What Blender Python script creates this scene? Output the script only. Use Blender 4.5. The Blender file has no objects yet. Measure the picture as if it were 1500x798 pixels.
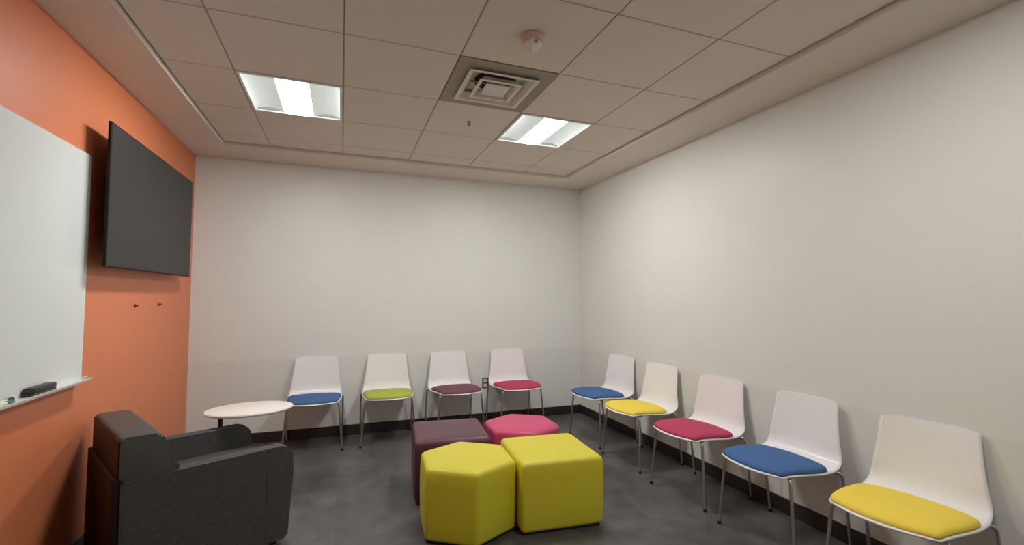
import bpy, bmesh, math, random
from mathutils import Vector, Matrix
random.seed(4)
scene = bpy.context.scene
col = scene.collection
PI = math.pi

# ------------------------------------------------------------------ materials
def srgb(r, g, b):
    f = lambda c: (c/255/12.92) if c/255 <= .04045 else ((c/255+.055)/1.055)**2.4
    return (f(r), f(g), f(b), 1.0)

def mat(name, color, rough=.5, metal=0.0, var=0.0, scale=40.0, bump=0.0, bscale=200.0, spec=.5, stretch=None, coat=0.0):
    m = bpy.data.materials.new(name); m.use_nodes = True
    nt = m.node_tree; b = nt.nodes['Principled BSDF']
    b.inputs['Roughness'].default_value = rough
    b.inputs['Metallic'].default_value = metal
    b.inputs['Specular IOR Level'].default_value = spec
    b.inputs['Coat Weight'].default_value = coat
    tc = nt.nodes.new('ShaderNodeTexCoord')
    mp = nt.nodes.new('ShaderNodeMapping')
    nt.links.new(tc.outputs['Object'], mp.inputs['Vector'])
    if stretch: mp.inputs['Scale'].default_value = stretch
    n = nt.nodes.new('ShaderNodeTexNoise'); n.inputs['Scale'].default_value = scale
    n.inputs['Detail'].default_value = 4
    nt.links.new(mp.outputs['Vector'], n.inputs['Vector'])
    r = nt.nodes.new('ShaderNodeValToRGB')
    r.color_ramp.elements[0].position = .3; r.color_ramp.elements[1].position = .7
    r.color_ramp.elements[0].color = tuple(max(0, c*(1-var)) for c in color[:3]) + (1,)
    r.color_ramp.elements[1].color = tuple(min(1, c*(1+var)) for c in color[:3]) + (1,)
    nt.links.new(n.outputs['Fac'], r.inputs['Fac'])
    nt.links.new(r.outputs['Color'], b.inputs['Base Color'])
    if bump:
        n2 = nt.nodes.new('ShaderNodeTexNoise'); n2.inputs['Scale'].default_value = bscale
        nt.links.new(tc.outputs['Object'], n2.inputs['Vector'])
        bp = nt.nodes.new('ShaderNodeBump'); bp.inputs['Strength'].default_value = bump
        bp.inputs['Distance'].default_value = .002
        nt.links.new(n2.outputs['Fac'], bp.inputs['Height'])
        nt.links.new(bp.outputs['Normal'], b.inputs['Normal'])
    return m

def emit_mat(name, color, strength):
    m = bpy.data.materials.new(name); m.use_nodes = True
    nt = m.node_tree; b = nt.nodes['Principled BSDF']
    b.inputs['Base Color'].default_value = color
    b.inputs['Emission Color'].default_value = color
    b.inputs['Emission Strength'].default_value = strength
    return m

def wall_mat(name, upper, lower, split=.785):
    """painted wall, a slightly different tone below the rail line"""
    m = mat(name, upper, rough=.42, var=.012, scale=3, bump=.05, bscale=400, spec=.35)
    nt = m.node_tree; b = nt.nodes['Principled BSDF']
    src = b.inputs['Base Color'].links[0].from_socket
    g = nt.nodes.new('ShaderNodeNewGeometry'); s = nt.nodes.new('ShaderNodeSeparateXYZ')
    nt.links.new(g.outputs['Position'], s.inputs[0])
    c = nt.nodes.new('ShaderNodeMath'); c.operation = 'LESS_THAN'; c.inputs[1].default_value = split
    nt.links.new(s.outputs['Z'], c.inputs[0])
    mx = nt.nodes.new('ShaderNodeMix'); mx.data_type = 'RGBA'
    nt.links.new(c.outputs[0], mx.inputs['Factor'])
    nt.links.new(src, mx.inputs[6]); mx.inputs[7].default_value = lower
    nt.links.new(mx.outputs[2], b.inputs['Base Color'])
    return m

def floor_mat():
    m = bpy.data.materials.new('dark_floor_tile'); m.use_nodes = True
    nt = m.node_tree; b = nt.nodes['Principled BSDF']
    tc = nt.nodes.new('ShaderNodeTexCoord')
    n = nt.nodes.new('ShaderNodeTexNoise'); n.inputs['Scale'].default_value = 2.2; n.inputs['Detail'].default_value = 6
    n3 = nt.nodes.new('ShaderNodeTexNoise'); n3.inputs['Scale'].default_value = 9; n3.inputs['Detail'].default_value = 8
    nt.links.new(tc.outputs['Object'], n.inputs['Vector']); nt.links.new(tc.outputs['Object'], n3.inputs['Vector'])
    br = nt.nodes.new('ShaderNodeTexBrick')
    br.offset = .5; br.inputs['Scale'].default_value = 1
    br.inputs['Brick Width'].default_value = .61; br.inputs['Row Height'].default_value = .305
    br.inputs['Mortar Size'].default_value = .0025
    br.inputs['Color1'].default_value = (.066, .065, .062, 1); br.inputs['Color2'].default_value = (.086, .085, .081, 1)
    br.inputs['Mortar'].default_value = (.056, .055, .052, 1)
    nt.links.new(tc.outputs['Object'], br.inputs['Vector'])
    ad = nt.nodes.new('ShaderNodeMath'); ad.operation = 'ADD'
    nt.links.new(n.outputs['Fac'], ad.inputs[0]); nt.links.new(n3.outputs['Fac'], ad.inputs[1])
    mr = nt.nodes.new('ShaderNodeMapRange'); mr.inputs['From Min'].default_value = .7; mr.inputs['From Max'].default_value = 1.3
    mr.inputs['To Min'].default_value = .62; mr.inputs['To Max'].default_value = 1.36
    nt.links.new(ad.outputs[0], mr.inputs['Value'])
    mx = nt.nodes.new('ShaderNodeMix'); mx.data_type = 'RGBA'; mx.blend_type = 'MULTIPLY'; mx.inputs['Factor'].default_value = 1
    nt.links.new(br.outputs['Color'], mx.inputs[6]); nt.links.new(mr.outputs[0], mx.inputs[7])
    nt.links.new(mx.outputs[2], b.inputs['Base Color'])
    b.inputs['Roughness'].default_value = .38; b.inputs['Specular IOR Level'].default_value = .4
    return m

def fleck_mat():
    """charcoal upholstery with short pale woven dashes running across"""
    m = bpy.data.materials.new('charcoal_fleck_fabric'); m.use_nodes = True
    nt = m.node_tree; b = nt.nodes['Principled BSDF']
    tc = nt.nodes.new('ShaderNodeTexCoord'); mp = nt.nodes.new('ShaderNodeMapping')
    mp.inputs['Scale'].default_value = (38, 38, 330)
    nt.links.new(tc.outputs['Object'], mp.inputs['Vector'])
    n = nt.nodes.new('ShaderNodeTexNoise'); n.inputs['Scale'].default_value = 1; n.inputs['Detail'].default_value = 1
    nt.links.new(mp.outputs['Vector'], n.inputs['Vector'])
    r = nt.nodes.new('ShaderNodeValToRGB')
    r.color_ramp.elements[0].position = .64; r.color_ramp.elements[0].color = (.052, .051, .050, 1)
    r.color_ramp.elements[1].position = .74; r.color_ramp.elements[1].color = (.125, .122, .118, 1)
    nt.links.new(n.outputs['Fac'], r.inputs['Fac']); nt.links.new(r.outputs['Color'], b.inputs['Base Color'])
    b.inputs['Roughness'].default_value = .85; b.inputs['Specular IOR Level'].default_value = .25
    b.inputs['Sheen Weight'].default_value = .08
    return m

WHITE_PAINT = srgb(227, 229, 224); WHITE_LOW = srgb(221, 223, 217)
M = {
 'wall': wall_mat('off_white_paint', WHITE_PAINT, WHITE_LOW),
 'orange': mat('orange_paint', srgb(222, 124, 81), .45, var=.015, scale=3, bump=.05, bscale=400, spec=.35),
 'floor': floor_mat(),
 'base': mat('black_vinyl_base', (.018, .015, .014, 1), .45, var=.1),
 'tile': mat('ceiling_tile', srgb(205, 192, 181), .9, var=.02, scale=120, bump=.15, bscale=300, spec=.1),
 'grid': mat('ceiling_grid', srgb(158, 144, 131), .7, var=.03, spec=.2),
 'soffit': mat('ceiling_border_paint', srgb(228, 218, 207), .7, var=.01, spec=.2),
 'reveal': mat('shadow_reveal', srgb(110, 98, 86), .8, var=.03, spec=.1),
 'shell': mat('white_moulded_plastic', srgb(241, 240, 238), .32, var=.01, spec=.5),
 'chrome': mat('satin_chrome', (.55, .54, .52, 1), .28, 1.0, var=.04),
 'under': mat('dark_grey_plastic', (.03, .03, .03, 1), .5, var=.05),
 'black': mat('black_plastic', (.012, .012, .012, 1), .4, var=.05),
 'fabric': fleck_mat(),
 'vinyl': mat('charcoal_vinyl', (.062, .063, .062, 1), .5, var=.06, scale=90, bump=.1, bscale=500, spec=.4),
 'back_shade': mat('back_shade_orange_bounce', (.016, .0045, .0025, 1), .55, spec=.25, var=.2, scale=14, stretch=(1, 1, .1)),  # armchair rear: deep shade and orange wall bounce put into the colour
 'tablet': mat('white_laminate', srgb(240, 232, 224), .35, var=.01),
 'board': mat('white_board_surface', srgb(226, 231, 229), .22, var=.008, scale=3, spec=.5),
 'alu': mat('aluminium_trim', (.62, .61, .6, 1), .35, 1.0, var=.03),
 'traymetal': mat('pale_tray', srgb(225, 225, 222), .35, var=.02),
 'screen': mat('matt_dark_screen', (.020, .020, .0195, 1), .5, var=.05, scale=2, spec=.3),
 'bezel': mat('black_bezel', (.010, .006, .005, 1), .6, var=.05, spec=.15),
 'fixture': mat('white_enamel', srgb(238, 238, 234), .5, var=.01),
 'ventgrey': mat('grey_vent_panel', srgb(150, 142, 128), .6, var=.03),
 'ventwhite': mat('white_vent_louvre', srgb(226, 220, 210), .5, var=.02),
 'duct': mat('dark_duct', (.01, .009, .008, 1), .8, var=.05),
 'sensor': mat('pinkish_white_plastic', srgb(214, 182, 170), .45, var=.02),
 'sensorw': mat('white_plastic', srgb(235, 230, 222), .35, var=.01),
 'steel': mat('brushed_outlet_plate', (.20, .19, .18, 1), .4, .6, var=.08),
 'teal': mat('teal_marker_cap', srgb(30, 110, 95), .4, var=.03),
 'red_hook': mat('dark_rust_hook', srgb(110, 44, 24), .5, var=.05),
 'lens': emit_mat('lit_diffuser', (1.0, .985, .96, 1), 73.0),
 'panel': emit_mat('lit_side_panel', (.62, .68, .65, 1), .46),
}
def pad(name, c): return mat(name, c, .8, var=.05, scale=260, bump=.35, bscale=700, spec=.2)
PADS = {
 'blue': pad('blue_felt', srgb(62, 97, 150)), 'green': pad('lime_felt', srgb(166, 178, 72)),
 'plum': pad('plum_felt', srgb(112, 66, 80)), 'red': pad('raspberry_felt', srgb(181, 58, 88)),
 'yellow': pad('mustard_felt', srgb(242, 212, 74)),
}
def vinyl(name, c): return mat(name, c, .42, var=.03, scale=60, bump=.12, bscale=600, spec=.4)
POUF = {'yellow': vinyl('yellow_vinyl', srgb(212, 200, 46)), 'plum': vinyl('plum_vinyl', srgb(84, 46, 58)),
        'pink': vinyl('pink_vinyl', srgb(198, 62, 106))}

# ------------------------------------------------------------------ helpers
def obj(name, bm, m, parent=None, smooth=False, loc=None, angle=35):
    me = bpy.data.meshes.new(name); bmesh.ops.recalc_face_normals(bm, faces=bm.faces)
    bm.to_mesh(me); bm.free()
    for k in (m if isinstance(m, list) else [m]): me.materials.append(k)
    if smooth:
        for p in me.polygons: p.use_smooth = True
        me.set_sharp_from_angle(angle=math.radians(angle))
    o = bpy.data.objects.new(name, me); col.objects.link(o)
    if parent: o.parent = parent
    if loc is not None: o.location = loc
    return o
def tag(o, label=None, cat=None, group=None, kind=None):
    if label: o['label'] = label
    if cat: o['category'] = cat
    if group: o['group'] = group
    if kind: o['kind'] = kind
    return o
def thing(name, label, cat, loc=(0, 0, 0), rz=0, group=None):
    o = bpy.data.objects.new(name, None); o.empty_display_size = .1; col.objects.link(o)
    o.location = loc; o.rotation_euler = (0, 0, rz)
    return tag(o, label, cat, group)
def struct(name, bm, m, **k):
    return tag(obj(name, bm, m, **k), kind='structure')
def box(bm, lo, hi, bev=0, seg=2, mi=0):
    lo, hi = Vector(lo), Vector(hi)
    r = bmesh.ops.create_cube(bm, size=1)
    for v in r['verts']:
        v.co = Vector((lo[i]+(v.co[i]+.5)*(hi[i]-lo[i]) for i in range(3)))
    fs = list({f for v in r['verts'] for f in v.link_faces})
    if bev:
        es = list({e for v in r['verts'] for e in v.link_edges})
        q = bmesh.ops.bevel(bm, geom=es, offset=bev, segments=seg, affect='EDGES', profile=.5)
        fs = q['faces'] + [f for f in fs if f.is_valid]
    for f in fs:
        if f.is_valid: f.material_index = mi
    return bm
def B(lo, hi, bev=0, seg=2):
    return box(bmesh.new(), lo, hi, bev, seg)
def quad(bm, pts, mi=0):
    f = bm.faces.new([bm.verts.new(p) for p in pts]); f.material_index = mi; return f
def fillet(pts, rad, n=6):
    pts = [Vector(p) for p in pts]; out = [pts[0]]
    for a, b, c in zip(pts, pts[1:], pts[2:]):
        d = min(rad, (a-b).length*.49, (c-b).length*.49)
        p, q = b+(a-b).normalized()*d, b+(c-b).normalized()*d
        for i in range(n+1):
            t = i/n; out.append(p*(1-t)**2 + b*2*t*(1-t) + q*t*t)
    out.append(pts[-1]); return out
def tube(bm, pts, r, n=12, cap=True):
    pts = [Vector(p) for p in pts]; rings = []; up = None
    for i, p in enumerate(pts):
        t = (pts[min(i+1, len(pts)-1)]-pts[max(i-1, 0)]).normalized()
        if up is None:
            up = t.orthogonal().normalized()
        up = (up - t*up.dot(t)).normalized(); s = t.cross(up)
        rr = r[i] if isinstance(r, (list, tuple)) else r
        rings.append([bm.verts.new(p+(up*math.cos(a)+s*math.sin(a))*rr) for a in [2*PI*k/n for k in range(n)]])
    for a, b in zip(rings, rings[1:]):
        for k in range(n): bm.faces.new((a[k], a[(k+1) % n], b[(k+1) % n], b[k]))
    if cap:
        bm.faces.new(rings[0][::-1]); bm.faces.new(rings[-1])
    return bm
def lathe(bm, prof, n=40, c=(0, 0, 0), mi=0, sx=1, sy=1):
    rings = []
    for r, z in prof:
        if r < 1e-6: rings.append([bm.verts.new((c[0], c[1], c[2]+z))])
        else: rings.append([bm.verts.new((c[0]+r*sx*math.cos(2*PI*k/n), c[1]+r*sy*math.sin(2*PI*k/n), c[2]+z)) for k in range(n)])
    for a, b in zip(rings, rings[1:]):
        for k in range(n):
            k2 = (k+1) % n
            if len(a) == 1 and len(b) == 1: continue
            if len(a) == 1: f = bm.faces.new((a[0], b[k2], b[k]))
            elif len(b) == 1: f = bm.faces.new((a[k], a[k2], b[0]))
            else: f = bm.faces.new((a[k], a[k2], b[k2], b[k]))
            f.material_index = mi
    return bm
def outline(poly, rad, n=6):
    """closed polygon with rounded corners"""
    P = [Vector(p) for p in poly]; out = []
    for i, b in enumerate(P):
        a, c = P[i-1], P[(i+1) % len(P)]
        d = min(rad, (a-b).length*.45, (c-b).length*.45)
        p, q = b+(a-b).normalized()*d, b+(c-b).normalized()*d
        for k in range(n+1):
            t = k/n; out.append(p*(1-t)**2 + b*2*t*(1-t) + q*t*t)
    return out
def extrude_outline(bm, pts, axis, a, b, bev=0, seg=3):
    """pts are 2-D in the two other axes; the slab spans a..b on axis"""
    def mk(p, d):
        return {'x': (d, p[0], p[1]), 'y': (p[0], d, p[1]), 'z': (p[0], p[1], d)}[axis]
    va = [bm.verts.new(mk(p, a)) for p in pts]; vb = [bm.verts.new(mk(p, b)) for p in pts]
    fa = bm.faces.new(va); fb = bm.faces.new(vb[::-1]); n = len(pts)
    for k in range(n): bm.faces.new((va[k], vb[k], vb[(k+1) % n], va[(k+1) % n]))
    if bev:
        es = list(set(fa.edges) | set(fb.edges))
        bmesh.ops.bevel(bm, geom=es, offset=bev, segments=seg, affect='EDGES', profile=.5)
    return bm

# ------------------------------------------------------------------ room
XL, XR, YB, YF = -1.307, 2.748, 5.053, -1.25
ZC, ZT = 2.715, 2.745           # painted border, tile plane
BL, BR, BB, BF = -.991, 2.3275, 4.595, -.75
T = .12
struct('floor', B((XL-T, YF-T, -.1), (XR+T, YB+T, 0)), M['floor'])
struct('wall_left', B((XL-T, YF-T, 0), (XL, YB+T, 3.0)), M['orange'])
struct('wall_right', B((XR, YF-T, 0), (XR+T, YB+T, 3.0)), M['wall'])
struct('wall_back', B((XL, YB, 0), (XR, YB+T, 3.0)), M['wall'])
struct('wall_front', B((XL, YF-T, 0), (XR, YF, 3.0)), M['wall'])
def baseb(name, lo, hi):
    struct(name, B(lo, hi, .003, 1), M['base'])
baseb('baseboard_left', (XL, YF, 0), (XL+.008, YB, .1))
baseb('baseboard_right', (XR-.008, YF, 0), (XR, YB, .1))
baseb('baseboard_back', (XL+.008, YB-.008, 0), (XR-.008, YB, .1))

GX, GY, SX, SY = -.6234, 3.0916, .61, .6303
xs = [BL] + [GX+SX*k for k in range(5)] + [BR]
ys = sorted([GY+SY*k for k in range(-6, 3)] + [BF, BB])
ys = [y for y in ys if BF <= y <= BB]
def cell(x, y):    # fixtures fill these cells
    for cx, cy in [(GX+.3, GY+.3), (GX+3*SX+.3, GY+.3), (GX+2*SX+.3, GY-.3),
                   (GX+.3, GY-4*SY+.3), (GX+3*SX+.3, GY-4*SY+.3)]:
        if abs(x-cx) < .2 and abs(y-cy) < .2: return True
bm = bmesh.new()
# painted border ring, its riser, and a dark reveal against the tiles
for lo, hi in [((XL, YF), (BL, YB)), ((BR, YF), (XR, YB)), ((BL, BB), (BR, YB)), ((BL, YF), (BR, BF))]:
    box(bm, (lo[0], lo[1], ZC), (hi[0], hi[1], ZT+.06), mi=0)
g = .0045
for i in range(len(xs)-1):
    for j in range(len(ys)-1):
        x0, x1, y0, y1 = xs[i], xs[i+1], ys[j], ys[j+1]
        if cell((x0+x1)/2, (y0+y1)/2): continue
        a = .010 if x0 == BL else g/2; b = .010 if x1 == BR else g/2
        c = .010 if y0 == BF else g/2; d = .010 if y1 == BB else g/2
        if x1-x0 < .05 or y1-y0 < .05: continue
        box(bm, (x0+a, y0+c, ZT), (x1-b, y1-d, ZT+.02), bev=.003, seg=1, mi=1)
# tee grid seen in the joints, laid in strips so fixture cells stay open
for x in xs:
    box(bm, (x-.012, BF, ZT+.005), (x+.012, BB, ZT+.012), mi=2)
for y in ys:
    box(bm, (BL, y-.012, ZT+.0055), (BR, y+.012, ZT+.0115), mi=2)
struct('ceiling', bm, [M['soffit'], M['tile'], M['grid']])
struct('trim_1', B((BL-.3, BF-.3, ZT+.1), (BR+.3, BB+.3, ZT+.13)), M['duct'])   # deck above the hung tiles

# ------------------------------------------------------------------ ceiling lights
def make_light():
    root = thing('ceiling_light', None, 'ceiling light', (0, 0, ZT))
    w, d = SX/2-.006, SY/2-.006
    fr = bmesh.new()
    for lo, hi in [((-w, -d), (w, -d+.018)), ((-w, d-.018), (w, d)), ((-w, -d+.018), (-w+.018, d-.018)), ((w-.018, -d+.018), (w, d-.018))]:
        box(fr, (lo[0], lo[1], -.008), (hi[0], hi[1], .03), .002, 1)
    obj('frame', fr, M['fixture'], root)
    # side panels dished up from the lens to the frame, and end plates
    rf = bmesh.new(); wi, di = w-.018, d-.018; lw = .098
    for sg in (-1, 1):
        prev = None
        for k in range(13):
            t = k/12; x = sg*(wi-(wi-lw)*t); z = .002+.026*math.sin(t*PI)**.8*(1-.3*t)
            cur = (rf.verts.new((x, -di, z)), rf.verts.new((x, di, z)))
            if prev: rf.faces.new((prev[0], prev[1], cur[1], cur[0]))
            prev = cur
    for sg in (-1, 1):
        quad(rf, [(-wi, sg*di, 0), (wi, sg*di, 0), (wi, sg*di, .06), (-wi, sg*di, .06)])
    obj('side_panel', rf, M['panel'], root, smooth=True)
    ln = bmesh.new()
    extrude_outline(ln, [(-lw, .004), (-lw+.012, -.004), (-.05, -.009), (.05, -.009), (lw-.012, -.004), (lw, .004)], 'y', -di+.004, di-.004)
    obj('diffuser', ln, M['lens'], root, smooth=True)
    return root
def copy_tree(o, parent=None):
    c = o.copy(); col.objects.link(c); c.parent = parent
    for ch in list(o.children): copy_tree(ch, c)
    return c
L1 = make_light(); L1.location = (GX+SX*.5, GY+SY*.5, ZT)
tag(L1, 'square lit ceiling light on the left, nearer the orange wall and screen', group='recessed ceiling lights')
L2 = copy_tree(L1); L2.location = (GX+SX*3.5, GY+SY*.5, ZT)
tag(L2, 'square lit ceiling light on the right, touching the corner of the air vent')
# lamps of the fixtures further back in the room, behind the camera
for k, x in enumerate((GX+SX*3.5,)):
    ld = bpy.data.lights.new('rear_ceiling_lamp', 'AREA'); ld.shape = 'RECTANGLE'; ld.size = .3; ld.size_y = .55
    ld.energy = 21; ld.color = (1.0, .985, .95)
    lo = bpy.data.objects.new('rear_ceiling_lamp', ld); col.objects.link(lo)
    lo.location = (x, GY-4*SY+SY*.5, ZT-.005)

# ------------------------------------------------------------------ air vent
vt = thing('air_vent', 'square grey ceiling vent with white stepped louvres and a dark gap', 'air vent', (GX+2.5*SX, GY-.5*SY, ZT))
pl = bmesh.new(); w, d = SX/2-.004, SY/2-.004; q = .215
for lo, hi in [((-w, -d), (w, -q)), ((-w, q), (w, d)), ((-w, -q), (-q, q)), ((q, -q), (w, q))]:
    box(pl, (lo[0], lo[1], -.003), (hi[0], hi[1], .012))
obj('panel', pl, M['ventgrey'], vt)
dk = bmesh.new(); box(dk, (-q, -q, .045), (q, q, .055))
for lo, hi in [((-q-.004, -q, .0), (-q, q, .08)), ((q, -q, .0), (q+.004, q, .08)), ((-q, -q-.004, .0), (q, -q, .08)), ((-q, q, .0), (q, q+.004, .08))]:
    box(dk, lo, hi)
obj('housing', dk, M['ventwhite'], vt)
obj('duct_opening', lathe(bmesh.new(), [(0, .040), (.135, .040), (.135, .0445), (0, .0445)], 32), M['duct'], vt)
def ring_cone(a0, z0, a1, z1, t=.004):
    bm = bmesh.new(); S = [(-1, -1), (1, -1), (1, 1), (-1, 1)]
    lev = [(a0, z0), (a0-.022, z0-.001), (a1, z1), (a1+.004, z1+.004), (a0-.01, z0+.006)]
    rg = [[bm.verts.new((sx*a, sy*a, z)) for sx, sy in S] for a, z in lev]
    for a, b in zip(rg, rg[1:]+rg[:1]):
        for k in range(4): bm.faces.new((a[k], a[(k+1) % 4], b[(k+1) % 4], b[k]))
    return bm
obj('louvre', ring_cone(.222, -.018, .165, .022), M['ventwhite'], vt)
obj('louvre', ring_cone(.138, -.024, .092, .014), M['ventwhite'], vt)
obj('louvre_core', box(bmesh.new(), (-.078, -.078, -.022), (.078, .078, -.012), .004, 2), M['ventwhite'], vt)
st = bmesh.new()
for s in (-1, 1):
    box(st, (s*.16-.004, -.006, .015), (s*.05+.004, .006, .022)) if s < 0 else box(st, (.05, -.006, .015), (.164, .006, .022))
box(st, (-.05, -.006, -.012), (.05, .006, .03))
obj('louvre_bracket', st, M['ventgrey'], vt)

# ------------------------------------------------------------------ occupancy sensor and sprinkler
sn = thing('ceiling_sensor', 'small pinkish round ceiling sensor with a white pointed lens above the vent', 'sensor', (.902, 2.15, ZT))
obj('base', lathe(bmesh.new(), [(0, 0), (.062, 0), (.066, -.006), (.064, -.016), (.052, -.026), (0, -.028)]), M['sensor'], sn, smooth=True)
bd = bmesh.new()
lathe(bd, [(.050, -.024), (.052, -.040), (.040, -.058), (.010, -.084), (0, -.085)], n=4)
bmesh.ops.rotate(bd, verts=bd.verts, cent=(0, 0, 0), matrix=Matrix.Rotation(math.radians(67), 3, 'Z'))
obj('lens', bd, M['sensorw'], sn)
obj('lens_window', box(bmesh.new(), (-.010, -.0455, -.052), (.010, -.036, -.034), .003, 2), M['ventgrey'], sn)
sp = thing('ceiling_sprinkler', 'tiny dark sprinkler head on the ceiling beside the right light', 'sprinkler', (.895, 3.40, ZT+.003))
obj('escutcheon', lathe(bmesh.new(), [(0, 0), (.020, 0), (.019, -.004), (.009, -.008), (.008, -.012), (0, -.012)], 20), M['ventgrey'], sp, smooth=True)
sb = bmesh.new(); tube(sb, [(0, 0, -.010), (0, 0, -.034)], .006, 10)
for s in (-1, 1): tube(sb, [(s*.004, 0, -.012), (s*.011, 0, -.024), (s*.003, 0, -.036)], .0022, 6)
obj('body', sb, M['steel'], sp)
obj('deflector', lathe(bmesh.new(), [(0, -.034), (.013, -.035), (.013, -.037), (0, -.038)], 16), M['steel'], sp)

# ------------------------------------------------------------------ wall screen
tv = thing('wall_screen', 'large dark flat screen mounted high on the orange wall', 'television', (XL, 3.855, 1.962))
W2, H2 = .745, .402
bb = box(bmesh.new(), (.090, -W2, -H2), (.105, W2, H2), .003, 2); box(bb, (.045, -W2+.16, -H2+.10), (.092, W2-.16, H2-.10), .012, 2)
obj('body', bb, M['bezel'], tv)
obj('screen', B((.1045, -W2+.008, -H2+.008), (.1065, W2-.008, H2-.008)), M['screen'], tv)
mb = bmesh.new(); box(mb, (0, -.30, -.20), (.012, .30, .20))
for y in (-.2, .2): box(mb, (.012, y-.02, -.22), (.047, y+.02, .22), .003, 1)
obj('wall_bracket', mb, M['bezel'], tv)

# ------------------------------------------------------------------ whiteboard with tray, eraser, markers
wb = thing('wall_whiteboard', 'large frameless whiteboard on the orange wall with a thin tray', 'whiteboard', (XL+.0004, 2.14, .96))
obj('board', B((0, -1.0, 0), (.016, .997, 1.205), .003, 2), M['board'], wb)
tr = bmesh.new()
extrude_outline(tr, [(.016, -.006), (.016, .003), (.064, .003), (.068, .010), (.072, .009), (.069, -.003), (.064, -.006)], 'y', -1.0, .972)
box(tr, (0, .9975, -.002), (.008, 1.09, .002))
obj('tray', tr, M['traymetal'], wb)
er = thing('board_eraser', 'black felt eraser lying on the whiteboard tray', 'eraser', (XL+.043, 2.715, .9635), 0)
obj('grip', B((-.022, -.085, .014), (.022, .085, .038), .006, 3), M['black'], er, smooth=True)
obj('felt', B((-.021, -.084, 0), (.021, .084, .0145), .002, 1), M['under'], er)
def marker(x, y, rz, capm, label):
    t = thing('dry_erase_marker', label, 'marker', (XL+x, y, .9733), rz, 'markers on the whiteboard tray')
    obj('barrel', tube(bmesh.new(), [(0, -.06, 0), (0, .022, 0)], .0085, 14), M['tablet'], t, smooth=True)
    obj('cap', tube(bmesh.new(), [(0, .021, 0), (0, .06, 0), (0, .066, 0)], [.0092, .0092, .006], 14), capm, t, smooth=True)
    obj('end_plug', tube(bmesh.new(), [(0, -.066, 0), (0, -.058, 0)], .0088, 14), capm, t, smooth=True)
marker(.030, 2.495, .03, M['black'], 'white marker with a black cap, nearest the eraser on the tray')
marker(.054, 2.44, -.05, M['teal'], 'white marker with a green cap at the left edge of the tray')

for y, lab in ((3.821, 'small dark hook in the orange wall below the screen, left of a pair'),
               (4.257, 'small dark hook in the orange wall below the screen, nearer the corner')):
    h = thing('wall_hook', lab, 'wall hook', (XL, y, 1.335), 0, 'hooks below the screen')
    obj('plate', lathe(bmesh.new(), [(0, 0), (.014, 0), (.013, .004), (0, .005)], 18), M['red_hook'], h).rotation_euler = (0, PI/2, 0)
    obj('peg', tube(bmesh.new(), fillet([(.003, 0, .004), (.014, 0, -.006), (.017, 0, .008)], .006), .005, 8), M['red_hook'], h, smooth=True)

# ------------------------------------------------------------------ outlet
ot = thing('power_outlet', 'grey metal power outlet on the white wall between plum and red seat chairs', 'outlet', (1.54, YB, .43))
obj('plate', B((-.036, -.006, -.058), (.036, 0, .058), .003, 2), M['steel'], ot)
for z in (-.025, .025):
    r = obj('socket', B((-.017, -.009, z-.015), (.017, -.005, z+.015), .003, 2), M['sensorw'], ot)
    sl = bmesh.new()
    for x in (-.006, .006): box(sl, (x-.0012, -.0096, z-.003), (x+.0012, -.0088, z+.007))
    tube(sl, [(0, -.0088, z-.009), (0, -.0096, z-.009)], .0025, 8)
    obj('slot', sl, M['black'], r)

# ------------------------------------------------------------------ stacking chairs
PROF = [(-.245, .441, .208), (-.20, .4495, .222), (-.10, .447, .236), (0, .440, .243), (.08, .438, .244), (.135, .445, .242),
        (.178, .468, .237), (.200, .510, .229), (.213, .575, .217), (.226, .655, .206), (.238, .735, .198), (.246, .785, .193), (.2485, .803, .189)]
def cr(p0, p1, p2, p3, t):
    return tuple(.5*((2*b)+(-a+c)*t+(2*a-5*b+4*c-d)*t*t+(-a+3*b-3*c+d)*t**3) for a, b, c, d in zip(p0, p1, p2, p3))
def prof_rows(n=5):
    out = []
    for i in range(len(PROF)-1):
        p = [PROF[max(0, min(len(PROF)-1, i+k))] for k in (-1, 0, 1, 2)]
        for k in range(n): out.append(cr(*p, k/n))
    out.append(PROF[-1]); return out
ROWS = prof_rows()
def seat_z(y):
    for a, b in zip(ROWS, ROWS[1:]):
        if a[0] <= y <= b[0] and b[0] > a[0]:
            t = (y-a[0])/(b[0]-a[0]); return a[1]+(b[1]-a[1])*t
    return ROWS[0][1] if y < ROWS[0][0] else .46
def shell_bm():
    bm = bmesh.new(); nu = 28; grid = []
    for r, (y, z, w) in enumerate(ROWS):
        row = []
        for k in range(nu+1):
            u = -1+2*k/nu
            front = max(0, (-.06-y)/.185)                     # bowed front edge fades along the seat
            yy = y - .056*front*(1-u*u)
            zz = z
            if z > .47:                                       # back curves round the sitter a little
                f = min(1, (z-.47)/.1); yy -= .018*f*u*u
            ft = max(0, (z-.775)/.028)
            zz -= .010*ft*max(0, abs(u)-.75)/.25*1.2           # eased top corners
            row.append(bm.verts.new((u*w, yy, zz)))
        grid.append(row)
    for a, b in zip(grid, grid[1:]):
        for k in range(nu): bm.faces.new((a[k], a[k+1], b[k+1], b[k]))
    return bm
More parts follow.
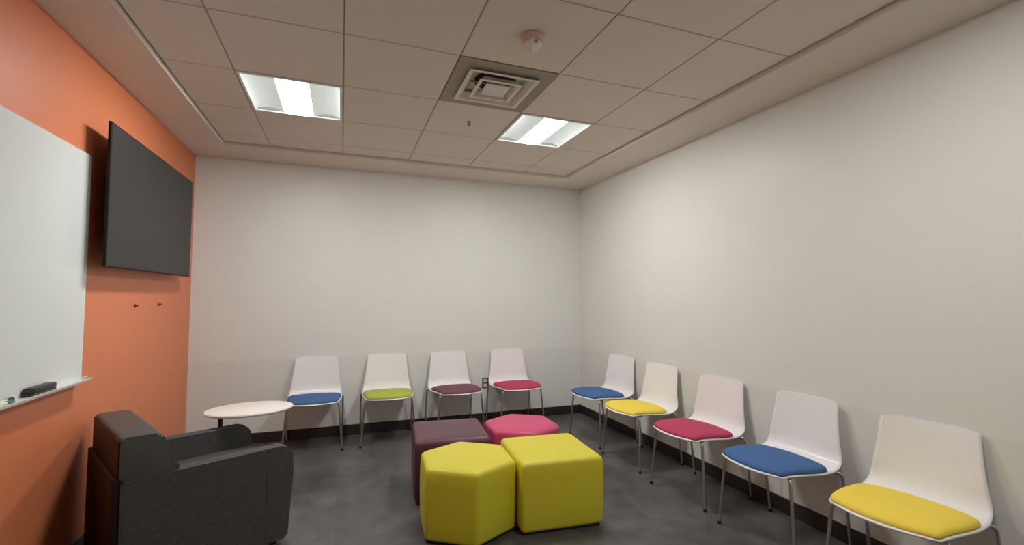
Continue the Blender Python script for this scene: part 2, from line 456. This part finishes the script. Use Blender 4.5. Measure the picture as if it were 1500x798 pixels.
def cushion_bm():
    bm = bmesh.new()
    half = [(0, -.290), (.10, -.278), (.165, -.258), (.204, -.2395), (.221, -.16), (.233, -.06), (.235, .02), (.228, .072), (.19, .100), (.10, .120), (0, .126)]
    pts = half + [(-x, y) for x, y in half[-2:0:-1]]
    dense = []
    N = len(pts)
    for i in range(N):
        p = [pts[(i+k) % N] for k in (-1, 0, 1, 2)]
        for k in range(4): dense.append(cr(*p, k/4))
    cx, cy = 0, -.08
    lev = [(.988, .0035), (1.0, .006), (1.0, .011), (.988, .018), (.955, .0245), (.87, .031), (.7, .036), (.45, .0375), (.2, .038)]
    rings = []
    for s, dz in lev:
        rings.append([bm.verts.new((cx+(x-cx)*s, cy+(y-cy)*s, seat_z(max(-.245, cy+(y-cy)*s))+dz)) for x, y in dense])
    n = len(dense)
    for a, b in zip(rings, rings[1:]):
        for k in range(n): bm.faces.new((a[k], a[(k+1) % n], b[(k+1) % n], b[k]))
    bm.faces.new(rings[-1])
    bm.faces.new(rings[0][::-1])
    return bm
def make_chair():
    root = thing('stacking_chair', None, 'chair')
    sh = obj('seat_shell', shell_bm(), M['shell'], root, smooth=True, angle=60)
    md = sh.modifiers.new('thick', 'SOLIDIFY'); md.thickness = .008; md.offset = 1
    cu = obj('seat_cushion', cushion_bm(), PADS['blue'], root, smooth=True, angle=60)
    fr = bmesh.new()
    for y, z in ((-.13, .4225), (.085, .4165)):
        tube(fr, [(-.165, y, z), (.165, y, z)], .009, 10)
    for s in (-1, 1): tube(fr, [(s*.13, -.13, .4225), (s*.13, .085, .4165)], .008, 10)
    box(fr, (-.10, -.11, .418), (.10, .07, .430), .004, 1)
    obj('under_frame', fr, M['under'], root, smooth=True)
    for s in (-1, 1):
        f = fillet([(s*.13, -.13, .4225), (s*.215, -.205, .430), (s*.252, -.228, .012)], .03)
        lg = obj('leg', tube(bmesh.new(), f, .0088, 12), M['chrome'], root, smooth=True)
        obj('foot_cap', tube(bmesh.new(), [(s*.252, -.228, .018), (s*.2535, -.229, 0)], .0115, 12), M['black'], lg)
        f = fillet([(s*.13, .085, .4165), (s*.252, .160, .4275), (s*.254, .180, .30), (s*.252, .215, .012)], .03)
        lg = obj('leg', tube(bmesh.new(), f, .0088, 12), M['chrome'], root, smooth=True)
        obj('foot_cap', tube(bmesh.new(), [(s*.252, .2145, .018), (s*.2525, .2155, 0)], .0115, 12), M['black'], lg)
    return root
CHAIRS = [   # x, y, heading (0 faces the camera side, -90 deg faces the left wall), colour, label
 (-.215, 4.79, 0, 'blue', 'white stacking chair with a blue cushion beside the round white tablet, against the back wall'),
 (.455, 4.79, -2, 'green', 'white stacking chair with the only lime green cushion, against the back wall'),
 (1.130, 4.79, 5, 'plum', 'white stacking chair with the only dark plum cushion, left of the wall outlet'),
 (1.80, 4.79, 2, 'red', 'white stacking chair with a raspberry cushion on the back wall, right of the outlet'),
 (2.475, 4.08, -84, 'blue', 'white stacking chair with a blue cushion nearest the corner on the right wall'),
 (2.475, 3.45, -86, 'yellow', 'white stacking chair with a mustard cushion between blue and raspberry ones on the right wall'),
 (2.475, 2.755, -85, 'red', 'white stacking chair with a raspberry cushion against the right wall'),
 (2.475, 2.085, -88, 'blue', 'white stacking chair with a blue cushion between raspberry and mustard ones on the right wall'),
 (2.472, 1.425, -82, 'yellow', 'white stacking chair with a mustard cushion nearest the camera on the right wall'),
]
proto = make_chair()
for i, (x, y, a, c, lab) in enumerate(CHAIRS):
    o = proto if i == 0 else copy_tree(proto)
    o.location = (x, y, 0); o.rotation_euler = (0, 0, math.radians(a))
    tag(o, lab, 'chair', 'white stacking chairs along the walls')
    for ch in o.children:
        if ch.name.split('.')[0] == 'seat_cushion':
            if i: ch.data = ch.data.copy()
            ch.data.materials[0] = PADS[c]; ch['label'] = {'blue': 'blue', 'green': 'lime green', 'plum': 'dark plum', 'red': 'raspberry', 'yellow': 'mustard yellow'}[c]+' seat cushion'

# ------------------------------------------------------------------ poufs
def pouf(label, poly, m, loc, rz, h=.425, rad=.028):
    t = thing('pouf', label, 'pouf', loc, rz, 'poufs clustered on the floor')
    bm = bmesh.new(); cx = sum(p[0] for p in poly)/len(poly); cy = sum(p[1] for p in poly)/len(poly)
    # puffed cover: rounded outline lofted through inset rings
    lev = [(.012, .018), (.003, .026), (0, .04), (-.003, .14), (-.004, .24), (-.003, .33), (0, h-.034), (.004, h-.020), (.012, h-.010), (.024, h-.004), (.05, h-.001), (.11, h+.001), (.19, h+.003)]
    rings = []
    for ins, z in lev:
        pts = []
        for p in poly:
            v = Vector((p[0]-cx, p[1]-cy)); r = v.length
            pts.append((cx+v.x*(r-ins*1.2)/r, cy+v.y*(r-ins*1.2)/r))
        rings.append([bm.verts.new((q.x, q.y, z)) for q in outline(pts, rad*(1 if ins < .1 else .6))])
    n = len(rings[0])
    for a, b in zip(rings, rings[1:]):
        for k in range(n): bm.faces.new((a[k], a[(k+1) % n], b[(k+1) % n], b[k]))
    bm.faces.new(rings[-1]); bm.faces.new(rings[0][::-1])
    obj('cover', bm, m, t, smooth=True, angle=50)
    bb = bmesh.new(); pts = [((p[0]-cx)*.92+cx, (p[1]-cy)*.92+cy) for p in poly]
    extrude_outline(bb, pts, 'z', 0, .025)
    obj('plinth', bb, M['black'], t)
def hexa(r): return [(r*math.cos(math.radians(60*k)), r*math.sin(math.radians(60*k))) for k in range(6)]
def sq(a, b): return [(-a, -b), (a, -b), (a, b), (-a, b)]
pouf('bright yellow hexagonal pouf at the front left of the floor cluster', hexa(.313), POUF['yellow'], (.754, 2.845, 0), math.radians(-95+1))
pouf('bright yellow square pouf at the front right of the floor cluster', sq(.265, .265), POUF['yellow'], (1.303, 2.83, 0), math.radians(-4.5))
pouf('dark plum square pouf behind the yellow hexagonal one', sq(.262, .27), POUF['plum'], (.778, 3.45, 0), math.radians(-6))
pouf('pink six-sided pouf at the back right of the floor cluster', hexa(.305), POUF['pink'], (1.345, 3.43, 0), math.radians(-92))

# ------------------------------------------------------------------ armchair (local: y forward, x to the sitter's right)
HEAD = math.radians(29)
ac = thing('armchair', 'charcoal upholstered armchair by the orange wall with a round white tablet on its arm', 'armchair', (-.755, 3.125, 0), HEAD-PI/2)
HW, HD, AH, AT = .35, .385, .552, .08
def arm(s):
    # side outline (y, z): nearly square at the rear, rounded nose, front leaning in at the foot
    side = [(-HD, .03), (HD-.015, .03), (HD+.012, AH-.16), (HD+.006, AH-.055), (HD-.014, AH-.018), (HD-.055, AH-.002), (-HD, AH)]
    pts = outline([Vector(p) for p in side], .05)
    pts = []
    raw = side
    for i, p in enumerate(raw):
        pts.append(Vector(p))
    pts = outline(pts, .014)
    a, b = (HW-AT, HW) if s > 0 else (-HW, -HW+AT)
    bm = extrude_outline(bmesh.new(), pts, 'x', a, b, .014, 3)
    o = obj('arm', bm, M['fabric'], ac, smooth=True)
    sm = bmesh.new(); x = s*HW
    tube(sm, [(x, HD-.13, .05), (x, HD-.13, AH-.02)], .0016, 6)
    obj('seam', sm, M['vinyl'], o)
arm(1); arm(-1)
obj('back_panel_or_added_shade_sheet', B((-HW+.012, -HD-.012, .57), (HW-.012, -HD-.004, .738), .003, 1), M['back_shade'], ac)  # thin sheet added over the backrest rear, its colour painting the shade there
obj('back_panel_or_added_shade_sheet', B((-HW+.01, -HD-.03, .04), (HW-.01, -HD+.002, .575), .006, 2), M['back_shade'], ac)  # lower rear panel, same shade painted into its colour
# wedge backrest between and above the arms
bm = bmesh.new()
prof = outline([Vector(p) for p in [(-HD-.006, AH-.006), (-HD+.235, AH-.006), (-HD+.150, .748), (-HD-.006, .752)]], .022)
extrude_outline(bm, prof, 'x', -HW+.008, HW-.008, .012, 3)
extrude_outline(bm, [(-HD+.003, .30), (-HD+.29, .30), (-HD+.234, AH-.004), (-HD+.003, AH-.004)], 'x', -HW+AT-.001, HW-AT+.001)
obj('backrest', bm, M['vinyl'], ac, smooth=True)
obj('seat', B((-HW+AT, -HD+.17, .27), (HW-AT, HD+.01, .42), .03, 4), M['vinyl'], ac, smooth=True)
obj('seat_base', B((-HW+AT-.002, -HD+.02, .06), (HW-AT+.002, HD-.03, .275), .008, 2), M['fabric'], ac)
for x in (-HW+.06, HW-.06):
    for y in (-HD+.06, HD-.07):
        obj('foot', lathe(bmesh.new(), [(0, 0), (.02, 0), (.024, .03), (.024, .045), (0, .045)], 16, (x, y, 0)), M['black'], ac, smooth=True)
# swivel tablet on the far arm
tx, ty = -.36, .42
tb = obj('tablet', lathe(bmesh.new(), [(0, 0), (.235, 0), (.246, .005), (.250, .012), (.247, .019), (.240, .022), (0, .022)], 72, (0, 0, 0), sx=1.08, sy=.82), M['tablet'], ac, smooth=True)
R0 = Matrix.Rotation(-(HEAD-PI/2), 4, 'Z')
def to_local(p):
    return R0 @ (Vector(p)-Vector((-.755, 3.125, 0)))
tb.location = to_local((-.572, 3.65, .615)); tb.rotation_euler = (0, 0, -(HEAD-PI/2)+math.radians(8)); tb['label'] = 'round white swivel tablet top'
pp = to_local((-.733, 3.585, 0))
ps = bmesh.new(); tube(ps, [(pp.x, pp.y, AH-.01), (pp.x, pp.y, .612)], .014, 16)
pst = obj('tablet_post', ps, M['black'], ac, smooth=True)
q = tb.location
dv = Vector((q.x-pp.x, q.y-pp.y)).normalized()
pb = bmesh.new(); tube(pb, [(pp.x-dv.x*.02, pp.y-dv.y*.02, .608), (pp.x+dv.x*.2, pp.y+dv.y*.2, .608)], .007, 8)
obj('tablet_bracket', pb, M['black'], ac)

# ------------------------------------------------------------------ camera, world, view
f, yaw, pitch, roll = 678.8, .3527, .0502, .0032
cam = bpy.data.cameras.new('camera'); co = bpy.data.objects.new('camera', cam); col.objects.link(co)
cam.sensor_fit = 'HORIZONTAL'; cam.sensor_width = 36; cam.lens = 36*f/1500; cam.clip_start = .02
F = Vector((math.sin(yaw)*math.cos(pitch), math.cos(yaw)*math.cos(pitch), math.sin(pitch)))
r = Vector((math.cos(yaw), -math.sin(yaw), 0)); u = r.cross(F)
rr = r*math.cos(roll)+u*math.sin(roll); uu = -r*math.sin(roll)+u*math.cos(roll)
mw = Matrix((rr, uu, -F)).transposed().to_4x4(); mw.translation = (0, 0, 1.41)
co.matrix_world = mw
scene.camera = co
w = bpy.data.worlds.new('world'); scene.world = w; w.use_nodes = True
w.node_tree.nodes['Background'].inputs[0].default_value = (.9, .85, .8, 1); w.node_tree.nodes['Background'].inputs[1].default_value = .02
scene.view_settings.view_transform = 'Standard'
scene.view_settings.look = 'None'
scene.view_settings.exposure = 0.0
scene.view_settings.gamma = 1.12
